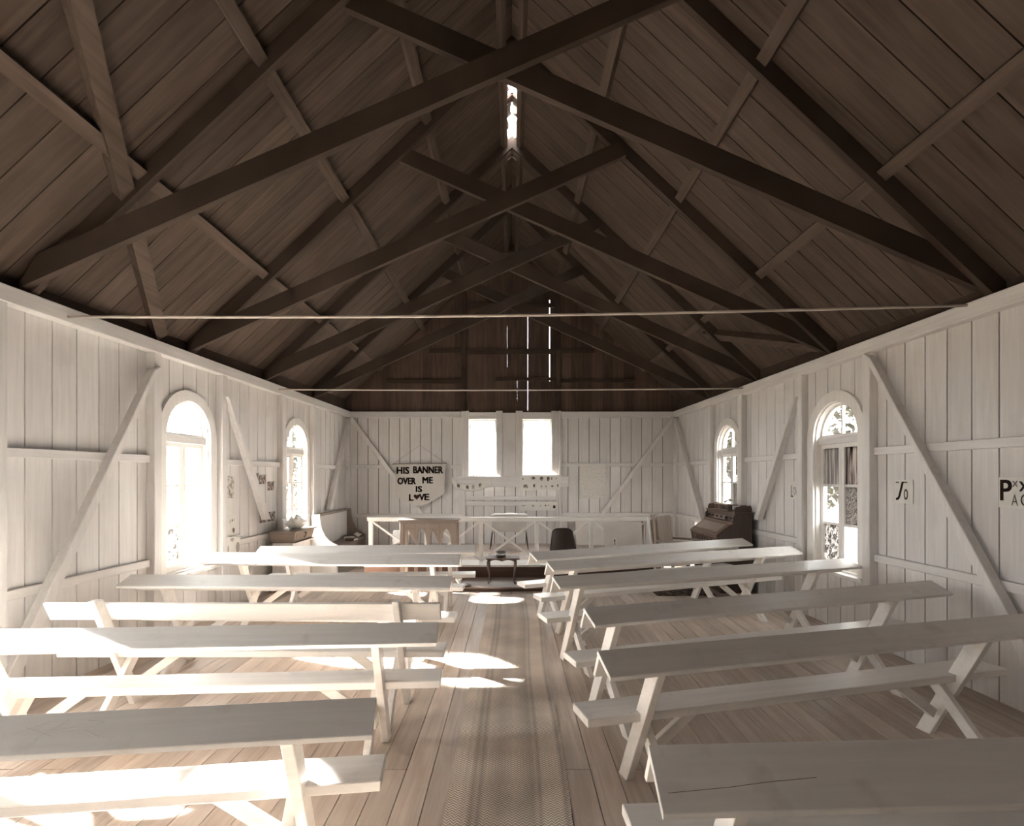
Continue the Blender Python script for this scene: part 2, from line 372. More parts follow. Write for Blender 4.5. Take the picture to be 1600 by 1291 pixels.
# ------------------------------------------------------------------ side windows: arched, fanlight over two casements of three panes
wi = 0
def side_window(P, sg, c, label, panes):
    global wi; wi += 1
    win = bpy.data.objects.new('window_%d' % wi, None); COL.objects.link(win)
    struct(win, label, 'window')
    m = 20
    def ring(r0, r1, zb, n0, n1, name, mat, parent):
        b = MB()
        out = [(c-r1, zb)]+[(c-r1*math.cos(math.pi*q/m), SPR+r1*math.sin(math.pi*q/m)) for q in range(m+1)]+[(c+r1, zb)]
        inn = [(c-r0, zb)]+[(c-r0*math.cos(math.pi*q/m), SPR+r0*math.sin(math.pi*q/m)) for q in range(m+1)]+[(c+r0, zb)]
        for q in range(len(out)-1): b.prism([out[q], out[q+1], inn[q+1], inn[q]], P, n0, n1)
        return b.build(name, mat, parent)
    ring(OH-.005, OH+.115, SILL, .001, .032, 'casing', M['sash'], win)
    ring(OH-.022, OH+.018, SILL-.02, -.125, .001, 'lining', M['sash'], win)
    r = OH-.022
    MB().prism([(c-.54,SILL-.04),(c+.54,SILL-.04),(c+.54,SILL),(c-.54,SILL)], P, .0, .085).build('sill', M['wally'], win, bevel=.005)
    MB().prism([(c-r,SILL-.02),(c+r,SILL-.02),(c+r,SILL+.02),(c-r,SILL+.02)], P, -.125, .0).build('sub_sill', M['wally'], win)
    MB().prism([(c-r,2.065),(c+r,2.065),(c+r,2.145),(c-r,2.145)], P, -.115, -.025).build('transom', M['wally'], win, bevel=.004)
    # fanlight
    fan = ring(r-.028, r, 2.145, -.095, -.055, 'fanlight', M['sash'], win)
    b = MB().prism([(c-r,2.145),(c+r,2.145),(c+r,2.175),(c-r,2.175)], P, -.095, -.055).prism([(c-.012,2.17),(c+.012,2.17),(c+.012,SPR+r-.01),(c-.012,SPR+r-.01)], P, -.092, -.058)
    b.build('glazing_bar', M['sash'], fan)
    for s in (-1, 1):
        rr = r-.02; arc = [(c+s*.006, 2.17)]+[(c+s*rr*math.cos(math.pi/2*q/8), SPR+.03+(rr-.03)*math.sin(math.pi/2*q/8)) for q in range(8)]+[(c+s*.006, SPR+rr)]
        MB().prism(arc, P, -.077, -.073).build('pane', panes['fan'], fan)
    # casements
    z0, z1 = SILL+.02, 2.065
    for s, key in ((-1, 'near'), (1, 'far')):
        a, bb = (c-r, c-.003) if s < 0 else (c+.003, c+r)
        mb = MB(); st = .048
        for (q0,q1,w0,w1) in ((a,a+st,z0,z1),(bb-st,bb,z0,z1),(a+st,bb-st,z0,z0+.065),(a+st,bb-st,z1-.045,z1)):
            mb.prism([(q0,w0),(q1,w0),(q1,w1),(q0,w1)], P, -.098, -.055)
        ca = mb.build('casement', M['sash'], win)
        zz = [z0+.055+(z1-.035-z0-.055)*k/3 for k in range(4)]
        for k in (1, 2): MB().prism([(a+st-.002,zz[k]-.015),(bb-st+.002,zz[k]-.015),(bb-st+.002,zz[k]+.015),(a+st-.002,zz[k]+.015)], P, -.092, -.06).build('glazing_bar', M['sash'], ca)
        for k in range(3):
            MB().prism([(a+st-.01,zz[k]),(bb-st+.01,zz[k]),(bb-st+.01,zz[k+1]),(a+st-.01,zz[k+1])], P, -.078, -.074).build('pane', panes[key][k], ca)
    # daylight portal just outside the opening
    ld = bpy.data.lights.new('window_daylight', 'AREA'); ld.shape = 'RECTANGLE'; ld.size = .84; ld.size_y = 1.95; ld.cycles.is_portal = True
    lo = bpy.data.objects.new('window_daylight', ld); COL.objects.link(lo)
    lo.location = P(c, 1.6, -.16); lo.rotation_euler = (math.pi/2, 0, math.pi/2 if sg > 0 else -math.pi/2)
    return win
G, FR, SK, NET, PAT, WH = M['glass'], M['g_frost'], M['g_streak'], M['g_net'], M['g_pat'], M['g_white']
side_window(PL, -1, WINL[0], 'arched white window in the left wall, beside the photographer', dict(fan=G, near=[G,G,G], far=[G,G,G]))
side_window(PL, -1, WINL[1], 'arched white window in the left wall, just past the left edge of view', dict(fan=G, near=[G,G,G], far=[G,G,G]))
side_window(PL, -1, WINL[2], 'arched white window with fanlight in the left wall, the larger in view', dict(fan=G, near=[PAT,G,G], far=[G,G,G]))
side_window(PL, -1, WINL[3], 'arched white window in the left wall above the washstand', dict(fan=G, near=[G,G,NET], far=[G,G,G]))
side_window(PR, 1, WINR[0], 'arched white window in the right wall with streaked and mottled panes', dict(fan=G, near=[WH,FR,SK], far=[PAT,G,NET]))
side_window(PR, 1, WINR[1], 'arched white window in the right wall behind the reed organ', dict(fan=G, near=[FR,FR,G], far=[G,G,G]))

# ------------------------------------------------------------------ end wall with two plain windows, dark gable above
def PB(x, z, n): return (x, YB-n, z)
BW = [(-.91, -.34), (.23, .83)]; BZ0, BZ1 = 1.71, 2.90
WB = WX(YB)
bk = MB()
xs = [-WB-.1, BW[0][0], BW[0][1], BW[1][0], BW[1][1], WB+.1]
for k in range(5):
    a, b = xs[k], xs[k+1]
    if k % 2 == 0: bk.prism([(a,-.05),(b,-.05),(b,HP),(a,HP)], PB, -.021, -.11)
    else: bk.prism([(a,-.05),(b,-.05),(b,BZ0),(a,BZ0)], PB, -.021, -.11).prism([(a,BZ1),(b,BZ1),(b,HP),(a,HP)], PB, -.021, -.11)
wb = struct(bk.build('wall_back', M['back']))
bw = .2235; x = -WB+.0
zt = HP-.02
bm_full = MB().prism([(0,0),(bw-.013,0),(bw-.013,zt),(0,zt)], PB, 0, -.02).mesh('board', M['wall'])
while x < WB-.05:
    e = x+bw-.013; segs = [(x, e, None)]
    for wn in BW:
        ns = []
        for a, b, kx in segs:
            if kx: ns.append((a, b, kx)); continue
            for l, h, t in ((a, min(b, wn[0]), None), (max(a, wn[0]), min(b, wn[1]), wn), (max(a, wn[1]), b, None)):
                if h-l > .004: ns.append((l, h, t))
        segs = ns
    if segs == [(x, e, None)] and e < WB: link('board', bm_full, wb, (x, 0, 0))
    else:
        for a, b, kx in segs:
            if kx is None: MB().prism([(a,0),(b,0),(b,zt),(a,zt)], PB, 0, -.02).build('board', M['wall'], wb)
            else:
                MB().prism([(a,0),(b,0),(b,BZ0),(a,BZ0)], PB, 0, -.02).build('board', M['wall'], wb)
    x += bw
def part(name, mat, x0, x1, z0, z1, n0, n1, parent=wb, bevel=.004):
    return MB().prism([(x0,z0),(x1,z0),(x1,z1),(x0,z1)], PB, n0, n1).build(name, mat, parent, bevel=bevel)
part('wall_plate', M['wallx'], -WB, -1.08, HP-.13, HP, .001, .07); part('wall_plate', M['wallx'], 1.02, WB, HP-.13, HP, .001, .07)
part('wall_plate', M['wallx'], -.92, -.33, BZ1+.0, HP-.01, .001, .045); part('wall_plate', M['wallx'], .22, .84, BZ1+.0, HP-.01, .001, .045)
for a, b, n in ((-1.07,-.91,.06), (-.34,-.20,.06), (.08,.23,.06), (.83,.985,.06), (.985,1.03,.085)):
    part('post', M['wall'], a, b, 1.69 if n < .08 else .3, HP+.02, .0, n)
part('panel', M['wall'], -.20, .08, 1.69, HP-.02, .001, .03)
part('shelf_board', M['wallx'], -1.15, 1.19, 1.47, 1.695, .062, .095)
part('post', M['wall'], -1.07, -.99, PZ, 1.47, .0, .06); part('post', M['wall'], .93, .985, PZ, 1.47, .0, .06)
part('girt', M['wallx'], -.99, .93, 1.19, 1.27, .001, .05); part('girt', M['wallx'], -.99, .93, 1.07, 1.165, .001, .055)
part('girt', M['wallx'], -WB+.08, -1.07, 1.86, 1.935, .001, .045); part('girt', M['wallx'], 1.03, WB-.08, 1.90, 1.975, .001, .045)
part('girt', M['wallx'], -WB+.08, -1.07, .82, .90, .001, .05); part('girt', M['wallx'], 1.03, WB-.08, .84, .92, .001, .05)
for s in (-1, 1):
    MB().prism([(s*1.86,.91),(s*1.96,.91),(s*(WB-.06),2.90),(s*(WB-.06),2.97),(s*(WB-.12),2.97)], PB, .046, .11).build('brace', M['wall'], wb, bevel=.004)
# gable boards, some of them shrunk so that daylight shows through the joints
gx = -WB-.05; slits = {-.10: .0006, .335: .003, .80: .011, .56: .0012, .11: .0005, -.98: .0006}
edges = [-3.62, -3.4, -3.2, -2.99, -2.77, -2.56, -2.34, -2.12, -1.9, -1.68, -1.45, -1.22, -.98, -.76, -.54, -.32, -.10, .11, .335, .56, .80, 1.02, 1.25, 1.47, 1.7, 1.93, 2.15, 2.38, 2.6, 2.83, 3.05, 3.28, 3.45, 3.62]
for a, b in zip(edges, edges[1:]):
    a2 = a+slits.get(a, .0)/2; b2 = b-slits.get(b, .0)/2
    top = [(b2, roofz(b2)+.02)]+([(0, RZ+.02)] if a2 < 0 < b2 else [])+[(a2, roofz(a2)+.02)]
    j = random.uniform(0, .004)
    MB().prism([(a2,HP-.02),(b2,HP-.02)]+top, PB, -j, -.03).build('gable_board', M['gable'], wb)
for xx, zs in {-.10: [(2.9,4.0),(4.9,7)], .335: [(2.9,3.1),(5.1,7)], .80: [(2.9,3.72),(5.45,7)], .56: [(2.9,3.22),(3.95,7)], .11: [(2.9,3.3),(3.75,7)], -.98: [(3.85,7)]}.items():
    for z0, z1 in zs:
        z1 = min(z1, roofz(xx)-.04)
        MB().prism([(xx-.04,z0),(xx+.04,z0),(xx+.04,z1),(xx-.04,z1)], PB, -.031, -.05).build('batten', M['gable'], wb)
part('gable_stud', M['beam'], -1.06, -.97, HP, 5.6, .0, .06); part('gable_stud', M['beam'], .93, 1.03, HP, 5.6, .0, .06)
part('gable_rail', M['beam'], -.97, .93, 4.28, 4.36, .005, .055); part('gable_rail', M['beam'], -2.65, -1.06, 3.66, 3.74, .005, .06)
part('gable_rail', M['beam'], -.35, .93, 3.72, 3.79, .005, .06); part('gable_rail', M['beam'], 1.03, 2.6, 3.68, 3.75, .005, .05)
part('gable_rail', M['beam'], -1.75, 1.75, 4.31, 4.40, -.005, .04); part('gable_rail', M['beam'], -.9, .9, 5.27, 5.36, .0, .06)
wfr = struct(MB().box(-WX(YF)-.1, WX(YF)+.1, YF-.1, YF, -.05, HP).build('wall_front', M['gable']))
MB().prism([(-WX(YF)-.1,HP),(WX(YF)+.1,HP),(0,RZ+.06)], lambda x, z, n: (x, YF-n, z), 0, .1).build('gable', M['gable'], wfr)
def back_window(x0, x1, label, bar):
    global wi; wi += 1
    win = bpy.data.objects.new('window_%d' % wi, None); COL.objects.link(win); struct(win, label, 'window')
    b = MB()
    for a0, a1, c0, c1 in ((x0,x0+.03,BZ0,BZ1),(x1-.03,x1,BZ0,BZ1),(x0+.03,x1-.03,BZ0,BZ0+.035),(x0+.03,x1-.03,BZ1-.03,BZ1)):
        b.prism([(a0,c0),(a1,c0),(a1,c1),(a0,c1)], PB, -.11, -.02)
    fr = b.build('frame', M['sash'], win)
    zm = [BZ0+.03+(BZ1-BZ0-.06)*k/3 for k in range(4)]
    for k in range(3): MB().prism([(x0+.025,zm[k]),(x1-.025,zm[k]),(x1-.025,zm[k+1]),(x0+.025,zm[k+1])], PB, -.07, -.066).build('pane', G, fr)
    for k in (1, 2): MB().prism([(x0+.03,zm[k]-.006),(x1-.03,zm[k]-.006),(x1-.03,zm[k]+.006),(x0+.03,zm[k]+.006)], PB, -.075, -.06).build('glazing_bar', M['sash'], fr)
    ld = bpy.data.lights.new('window_daylight', 'AREA'); ld.shape = 'RECTANGLE'; ld.size = x1-x0; ld.size_y = BZ1-BZ0; ld.cycles.is_portal = True
    lo = bpy.data.objects.new('window_daylight', ld); COL.objects.link(lo); lo.location = ((x0+x1)/2, YB+.16, (BZ0+BZ1)/2); lo.rotation_euler = (-math.pi/2, 0, 0)
back_window(*BW[0], 'plain tall window in the end wall, nearer the banner', True)
back_window(*BW[1], 'plain tall window in the end wall, nearer the hanging paper sheet', True)

# ------------------------------------------------------------------ roof
SY0, SY1 = 6.35, 8.15              # where the ridge has opened to the sky
EX = 4.05
def roof_pt(s, x, y, h): # h above the underside, measured square to the slope
    c = 1/math.sqrt(1+RS*RS); return (s*(x+h*RS*c), y, RZ-RS*x+h*c)
rb = MB()
for s in (-1, 1):
    def fn(x, y, h, s=s): return roof_pt(s, x, y, h)
    rb.prism([(.055,YF-.1),(EX,YF-.1),(EX,YB+.15),(.055,YB+.15)], fn, .021, .05)
    for y0, y1 in ((YF-.1, SY0), (6.98, 7.12), (SY1, YB+.15)):
        rb.prism([(-.03,y0),(.056,y0),(.056,y1),(-.03,y1)], fn, .021, .05)
ceil = struct(rb.build('ceiling', M['back']))
bw = .245
for s in (-1, 1):
    def fn(x, y, h, s=s): return roof_pt(s, x, y, h)
    y = YF
    hot = MB().prism([(.0,0),(EX-.05,0),(EX-.05,bw-.010),(.0,bw-.010)], fn, 0, .02).mesh('roof_board', M['roof'])
    while y < YB:
        if y+bw > SY0+.05 and y < SY1-.05:
            j0, j1 = random.uniform(.03,.07), random.uniform(.03,.07)
            if abs(y-7.0) < .13: j0 = j1 = 0.005
            MB().prism([(j0,y),(EX-.05,y),(EX-.05,y+bw-.007),(j1,y+bw-.007),((j0+j1)/2+random.uniform(-.02,.02),y+bw*.5)], fn, 0, .02).build('roof_board', M['roof'], ceil)
        else: link('roof_board', hot, ceil, (0, y, 0))
        y += bw
    for x in (.985, 1.91, 2.81): MB().prism([(x-.035,YF),(x+.035,YF),(x+.035,YB),(x-.035,YB)], fn, -.075, 0).build('purlin', M['beamy'], ceil)
    MB().prism([(.115,YF),(.165,YF),(.165,YB),(.115,YB)], fn, -.075, 0).build('ridge_purlin', M['beamy'], ceil)
# wind braces under the roof boards
def wbrace(s, x0, y0, x1, y1):
    d = Vector((x1-x0, y1-y0)).normalized(); p = Vector((-d.y, d.x))*.045
    MB().prism([(x0-p.x,y0-p.y),(x0+p.x,y0+p.y),(x1+p.x,y1+p.y),(x1-p.x,y1-p.y)], lambda x, y, h: roof_pt(s, x, y, h), -.10, -.001).build('wind_brace', M['beamy'], ceil)
wbrace(-1, 1.95, 1.95, 3.66, 5.5); wbrace(1, 2.95, 8.0, 3.60, 6.2)

# trusses: two rafters and two scissor chords
def truss(y, label):
    t = thing('roof_truss', label, 'roof truss', (0, y, 0), 0, 'scissor trusses')
    for s in (-1, 1):
        def fn(x, h, q, s=s): return (s*(x-h*RS*.0), q, RZ-.006-RS*x-h)
        xe = WX(y)-.0
        MB().prism([(.0,.0),(xe+.02,.0),(xe+.02,.175),(.0,.175)], fn, -.03, .03).build('rafter', M['beam'], t)
        # scissor chord: from this wall plate up across the middle to the opposite rafter
        z0, zc, th = HP+.02, 4.70, .19
        sl = (zc-z0)/xe
        xo = 1.27
        off = .06*s
        poly = [(-xe+.02, z0), (xo, zc+sl*xo), (xo-.09, zc+sl*(xo-.09)+th), (-xe+.17, z0+.15*sl+th)]
        MB().prism([(p if s < 0 else -p, q) for p, q in poly], lambda p, q, h: (p, h, q), off-.03, off+.03).build('scissor_chord', M['beam'], t)
    return t
for y, l in ((4.03, 'dark scissor roof truss nearest to the photographer'), (6.03, 'second dark scissor roof truss from the photographer'),
             (7.79, 'third dark scissor roof truss from the photographer'), (9.56, 'farthest dark scissor roof truss, closest to the gable')): truss(y, l)
# iron tie rods
def rod(p, q, sag, label):
    pts = [Vector(p).lerp(Vector(q), k/12)+Vector((0,0,-sag*math.sin(math.pi*k/12))) for k in range(13)]
    tag(MB().tube(pts, .011, 8).build('tie_rod', M['rod'], None, True), label, 'tie rod', 'iron tie rods')
rod(PL(4.30, 2.98, .07), PR(4.20, 3.04, .07), .035, 'thin pale iron tie rod nearest the photographer')
rod(PL(7.98, 2.99, .07), PR(8.05, 3.02, .07), .02, 'thin pale iron tie rod nearer the chancel')

# ------------------------------------------------------------------ benches
def bench(A, B, label, rest=.15, l0=.32, l1=.32, top=.82, slope=30, rest_mat='bench'):
    A = Vector(A); B = Vector(B); d = B-A; ln = d.length
    t = thing('church_bench', label, 'bench', (A.x, A.y, 0), math.atan2(d.y, d.x), 'white trestle benches')
    m = M['bench']
    fn = lambda v, z, u: (u, v, z)
    MB().box(0, ln, .125, .345, .405, .45).build('seat', m, t, bevel=.004)
    MB().prism([(.002,top-.004),(.024,top+.004),(.084,top-.122),(.062,top-.13)], fn, .01, ln-.01).build('backrest', m, t, bevel=.002)
    if rest:
        dz = rest*math.sin(math.radians(slope)); vv = rest*math.cos(math.radians(slope))
        MB().prism([(.014,top+.004),(.004,top+.024),(-vv,top-dz+.022),(-vv+.004,top-dz)], fn, 0, ln).build('book_rest', M[rest_mat], t, bevel=.002)
    zt = top-.035 if rest else top+.035
    for u, s in ((l0, 1), (ln-l1, -1)):
        hw = .047; v1 = .34-zt*.47
        MB().prism([(.34-hw,0),(.34+hw,0),(v1+hw,zt),(v1-hw*.8,zt-(.05 if rest else 0))], fn, u-.023, u+.023).build('leg', m, t, bevel=.003)
        uu = u+s*.047
        MB().prism([(-.11-hw,0),(-.11+hw,0),(.27+hw,.404),(.27-hw,.404)], fn, uu-.022, uu+.022).build('leg', m, t, bevel=.003)
        MB().bar((uu+s*.02, .235, .17), (uu+s*.33, .235, .395), .06, .035, (0,1,0)).build('stay', m, t, bevel=.003)
    return t
b_l1 = bench((-3.25, 1.73), (-.524, 2.07), 'white trestle bench left of the aisle, nearest the photographer, letters carved in its rest', .15, slope=34)
bench((-3.15, 2.97), (-.43, 3.14), 'white trestle bench left of the aisle, second from the photographer', .18, .2, .36, slope=23)
bench((-3.25, 3.69), (-.487, 3.69), 'white trestle bench left of the aisle, third from the photographer, with no book rest', 0, .42, .30)
bench((-3.32, 4.66), (-.51, 4.60), 'white trestle bench left of the aisle, fourth from the photographer', .19, slope=20)
bench((-3.33, 5.99), (-.557, 5.89), 'white trestle bench left of the aisle, fifth from the photographer', .23, slope=22)
bench((-3.08, 6.55), (-.46, 6.69), 'white trestle bench on the left of the aisle, closest to the chancel', .20, slope=22)
b_r1 = bench((.434, 1.70), (3.3, 1.82), 'trestle bench right of the aisle, nearest the photographer, with a shadowed, cracked rest board', .19, .30, .3, slope=42)
bench((.42, 2.62), (3.25, 3.35), 'white trestle bench right of the aisle, second from the photographer', .165, .32, .42, slope=28)
bench((.467, 3.48), (3.44, 4.39), 'white trestle bench right of the aisle, third from the photographer', .18, .22, .45, slope=23)
bench((.344, 4.57), (3.50, 5.58), 'white trestle bench right of the aisle, fourth from the photographer', .18, .25, .45, slope=20)
bench((.347, 5.37), (3.42, 6.56), 'white trestle bench right of the aisle, fifth from the photographer', .18, .3, .5, slope=20)
bench((.20, 6.03), (3.18, 7.38), 'white trestle bench on the right of the aisle, closest to the organ', .19, .3, .55, slope=20)

# ------------------------------------------------------------------ aisle runner
def run_pt(u, v):
    y = -.3+v*7.95
    xl = -.335+.012*math.sin(y*1.3); xr = .262+.012*y+.012*math.sin(y*2.1+1)
    return (xl+(xr-xl)*u, y, .008+.0015*math.sin(y*5+u*3))
rm = MB().grid(run_pt, 8, 90, (0,0,-.0055)); ro = rm.build('aisle_runner', M['runner'])
uv = ro.data.uv_layers.new(name='UVMap')
for l in ro.data.loops:
    co = ro.data.vertices[l.vertex_index].co; v = (co.y+.3)/7.95
    a = run_pt(0, v)[0]; b = run_pt(1, v)[0]; uv.data[l.index].uv = ((co.x-a)/(b-a), v)
tag(ro, 'long striped herringbone-weave carpet runner down the aisle', 'carpet runner')

# wear on the two nearest book rests
def on_rest(t, rest, top, slope, strokes, name, mat, wdt, label):
    dz = rest*math.sin(math.radians(slope)); vv = rest*math.cos(math.radians(slope))
    a = Vector((0, .004, top+.024)); b = Vector((0, -vv, top-dz+.022)); nrm = Vector((1,0,0)).cross(b-a).normalized()
    if nrm.z < 0: nrm = -nrm
    mb = MB()
    for (u0, k0, u1, k1) in strokes:
        p = Vector((u0,0,0))+a.lerp(b, k0); q = Vector((u1,0,0))+a.lerp(b, k1)
        mb.bar(p, q, wdt, .0016, nrm)
    o = mb.build(name, mat, t); o['label'] = label
on_rest(b_l1, .15, .82, 34, [(1.52,.50,1.62,.22),(1.55,.35,1.66,.62),(1.60,.66,1.68,.18),(1.64,.45,1.72,.40),(1.74,.25,1.80,.30),(1.80,.30,1.75,.50),(1.75,.50,1.81,.68)], 'carving', M['paper'], .004, 'pale letters scratched into the paint')
on_rest(b_r1, .19, .82, 42, [(.03,.72,.22,.66),(.22,.66,.34,.60),(.34,.60,.50,.55)], 'crack', M['walnut'], .0013, 'long dark crack along the board')

# ------------------------------------------------------------------ altar rail
R = thing('altar_rail', 'cream painted altar rail with crossed braces on the chancel platform', 'altar rail', (0, 9.06, PZ))
px = [-2.39, -1.445, -.52, .42, 1.345, 2.29]
MB().box(-2.44, 2.34, -.05, .05, .665, .735).build('top_rail', M['rail'], R, bevel=.004)
for x in px: MB().box(x-.032, x+.032, -.032, .032, 0, .664).build('post', M['rail'], R, bevel=.003)
for a, b in zip(px, px[1:]):
    MB().bar((a+.03, -.012, .655), (b-.03, -.012, .02), .022, .032, (0,0,1)).build('brace', M['rail'], R)
    MB().bar((a+.03, .012, .02), (b-.03, .012, .655), .022, .032, (0,0,1)).build('brace', M['rail'], R)

# ------------------------------------------------------------------ communion table with a pointed arcade
T = thing('communion_table', 'brown wooden communion table with four pointed arches in front of altar rail', 'table', (-1.26, 8.22, .068))
MB().box(-.46, .45, -.2, .2, .945, .975).box(-.43, .42, -.18, .18, .915, .945).build('top', M['oak'], T, bevel=.004)
pil = [-.375, -.19, -.005, .18, .365]; arc = MB(); fy = lambda x, z, h: (x, h, z)
for a, b in zip(pil, pil[1:]):
    a2, b2 = a+.022, b-.022; m = (a2+b2)/2; k = 8
    def zc(x):
        u = abs(x-m)/((b2-a2)/2); return .64+.20*max(0, 1-u**1.7)**.62
    for q in range(k):
        x0 = a2+(b2-a2)*q/k; x1 = a2+(b2-a2)*(q+1)/k
        arc.prism([(x0,zc(x0)),(x1,zc(x1)),(x1,.915),(x0,.915)], fy, -.165, -.135)
arc.build('arcade', M['oak'], T)
for x in pil: MB().prism([(x-.023,.06),(x+.023,.06),(x+.023,.915),(x-.023,.915)], fy, -.167, -.133).build('pillar', M['oakv'], T)
for x in (-.40, .40):
    for y in (-.15, .15): MB().box(x-.028, x+.028, y-.028, y+.028, 0, .915).build('leg', M['oakv'], T, bevel=.004)
MB().box(-.40, .40, -.17, -.13, .03, .09).build('base_rail', M['oak'], T)
MB().bar((-.36,.14,.85), (-.02,.14,.15), .02, .05).build('brace', M['oak'], T); MB().bar((.02,.14,.85), (.36,.14,.15), .02, .05).build('brace', M['oak'], T)
MB().prism([(-.40,.90),(-.46,.90),(-.41,.80),(-.40,.76)], fy, -.02, .02).build('bracket', M['oak'], T)

# ------------------------------------------------------------------ small table with cabriole legs, collection plates on it
T = thing('occasional_table', 'small dark table with curved legs at the end of the aisle', 'table', (-.155, 8.22, .068))
MB().box(-.24, .27, -.16, .16, .37, .39).build('top', M['walnut'], T, bevel=.005)
ap = [(-.19,.37),(-.19,.335)]+[(-.19+.38*k/12, .338+.02*abs(math.sin(math.pi*k/6))) for k in range(1, 12)]+[(.19,.335),(.19,.37)]
for y in (-.125, .115):
    mb = MB()
    for (x0, z0), (x1, z1) in zip(ap[1:-1], ap[2:-1]): mb.prism([(x0,z0),(x1,z1),(x1,.37),(x0,.37)], fy, y, y+.016)
    mb.build('apron', M['walnut'], T)
for sx in (-1, 1):
    for sy in (-1, 1):
        pts = [(sx*x, sy*y, z) for x, y, z in ((.195,.125,.365),(.207,.135,.32),(.203,.132,.25),(.190,.122,.16),(.182,.116,.08),(.188,.12,.03),(.203,.133,.012),(.205,.135,.0))]
        MB().tube(pts, .01, 8, [.022,.024,.019,.014,.011,.012,.017,.015]).build('leg', M['walnutv'], T, True)
for k, (mt, lb) in enumerate((('walnut','lowest dark collection plate on the small curved-leg table'), ('china','white collection plate between two dark ones on the curved-leg table'), ('walnut','uppermost dark collection plate on the small curved-leg table'))):
    tag(MB().lathe([(.055,0),(.072,.006),(.080,.024),(.074,.024),(.066,.012),(.03,.010)], (-.17, 8.26, .4595+k*.0255), 24).build('collection_plate', M[mt], None, True), lb, 'plate', 'stacked collection plates')

# goblet and dark dish on the step
tag(MB().lathe([(.035,0),(.034,.008),(.012,.03),(.012,.045),(.045,.08),(.056,.12),(.050,.12),(.038,.085)], (-.79, 7.93, .068), 20).build('goblet', M['china'], None, True), 'white china goblet standing on the chancel step', 'goblet')
tag(MB().lathe([(.04,0),(.06,.012),(.065,.024),(.055,.022),(.03,.01)], (-.665, 7.93, .068), 20).build('dish', M['walnut'], None, True), 'small dark dish beside the goblet on the step', 'dish')

# ------------------------------------------------------------------ moulded chairs
def moulded_chair(label, loc, rz, sc, mat):
    t = thing('moulded_chair', label, 'chair', loc, rz)
    t.scale = (sc, sc, sc)
    def back(u, v):
        x = (u-.5)*(.45-.12*v); y = .12+.07*v+.035*(1-(2*u-1)**2)
        return (x, y, .40+.42*v-.05*abs(2*u-1)**5*v)
    def seat(u, v): return ((u-.5)*.42, -.22+.40*v, .44-.025*math.sin(math.pi*u)*math.sin(math.pi*v)+.02*(2*u-1)**4-.03*(1-v)**4)
    MB().grid(back, 14, 12, (0,.012,0)).build('backrest', mat, t, True)
    MB().grid(seat, 12, 12, (0,0,-.012)).build('seat', mat, t, True)
    for sx in (-1, 1):
        for sy, yy in ((-1,-.22),(1,.20)):
            MB().tube([(sx*.14, yy*.6, .42), (sx*.20, yy, 0)], .012, 8).build('leg', M['iron'], t, True)
    return t
moulded_chair('dark shiny moulded chair standing in front of the altar rail', (.81, 8.12, .068), math.radians(8), 1.0, M['plastic'])
moulded_chair("pale child's chair behind the altar rail", (-1.98, 9.55, PZ), math.radians(160), .58, M['pale_plastic'])

# small table with a front panel behind the rail
T = thing('panel_table', 'small pale table with front panel and thin splayed legs behind the altar rail', 'table', (-.055, 10.62, PZ))
MB().box(-.36, .36, -.24, .24, .64, .665).build('top', M['card'], T, bevel=.003)
MB().box(-.34, .34, -.225, -.21, .34, .64).build('front_panel', M['card'], T)
for sx in (-1, 1):
    for sy in (-1, 1): MB().tube([(sx*.30, sy*.18, .64), (sx*.37, sy*.22, 0)], .009, 8).build('leg', M['iron'], T, True)
tag(MB().grid(lambda u, v: (-.36+.64*u, 10.44+.3*v, .947+.012*math.sin(u*9)*math.sin(v*5)), 14, 6, (0,0,.004)).build('folded_cloth', M['cloth']), 'white cloth laid on the small table behind the rail', 'cloth')

# boards leaning about the chancel
def lean(name, label, x0, x1, y0, y1, z0, z1, th, mat, cat='board'):
    t = MB(); n = Vector((0, -(z1-z0), (y1-y0))).normalized()*th
    p = [Vector(q) for q in ((x0,y0,z0),(x1,y0,z0),(x1,y1,z1),(x0,y1,z1))]
    t.hexa([q for q in p]+[q+n for q in p]); o = t.build(name, mat); return tag(o, label, cat) if label else o
lean('plywood_sheet', 'pale plywood sheet leaning on the end wall behind the altar rail', 1.33, 1.92, 11.02, YB-.065, PZ+.001, .84, .012, M['board'])
hb = lean('hardboard_panel', 'large pale hardboard panel with a small sticker leaning on the altar rail', 1.535, 2.17, 8.80, 8.995, PZ+.006, .93, .012, M['board'])
c0 = Vector((1.705, 8.875, .53)); k = Vector((0,.195,.66)).normalized()
def stick(x0, x1, h0, h1, name, mat, off, par):
    n = Vector((0,-.66,.195)).normalized()
    q = [c0+Vector((x,0,0))+k*h+n*off for x, h in ((x0,h0),(x1,h0),(x1,h1),(x0,h1))]
    return MB().hexa(q+[p+n*.0012 for p in q]).build(name, mat, par)
stk = stick(-.03, .035, .0, .14, 'sticker', M['paper'], .0125, hb); stick(-.006, .008, .025, .06, 'mark', M['ink'], .014, stk); stick(-.012, .012, .07, .12, 'mark', M['ink2'], .014, stk)
lean('brown_board', 'brown board standing behind the right end of the altar rail', 1.80, 2.25, 9.22, 9.125, PZ+.001, .985, .015, M['tan'])
lean('tall_plank', 'tall brown plank upright at the right end of the altar rail', 2.405, 2.53, 9.25, 9.30, .002, 1.03, .02, M['tan'], 'plank')

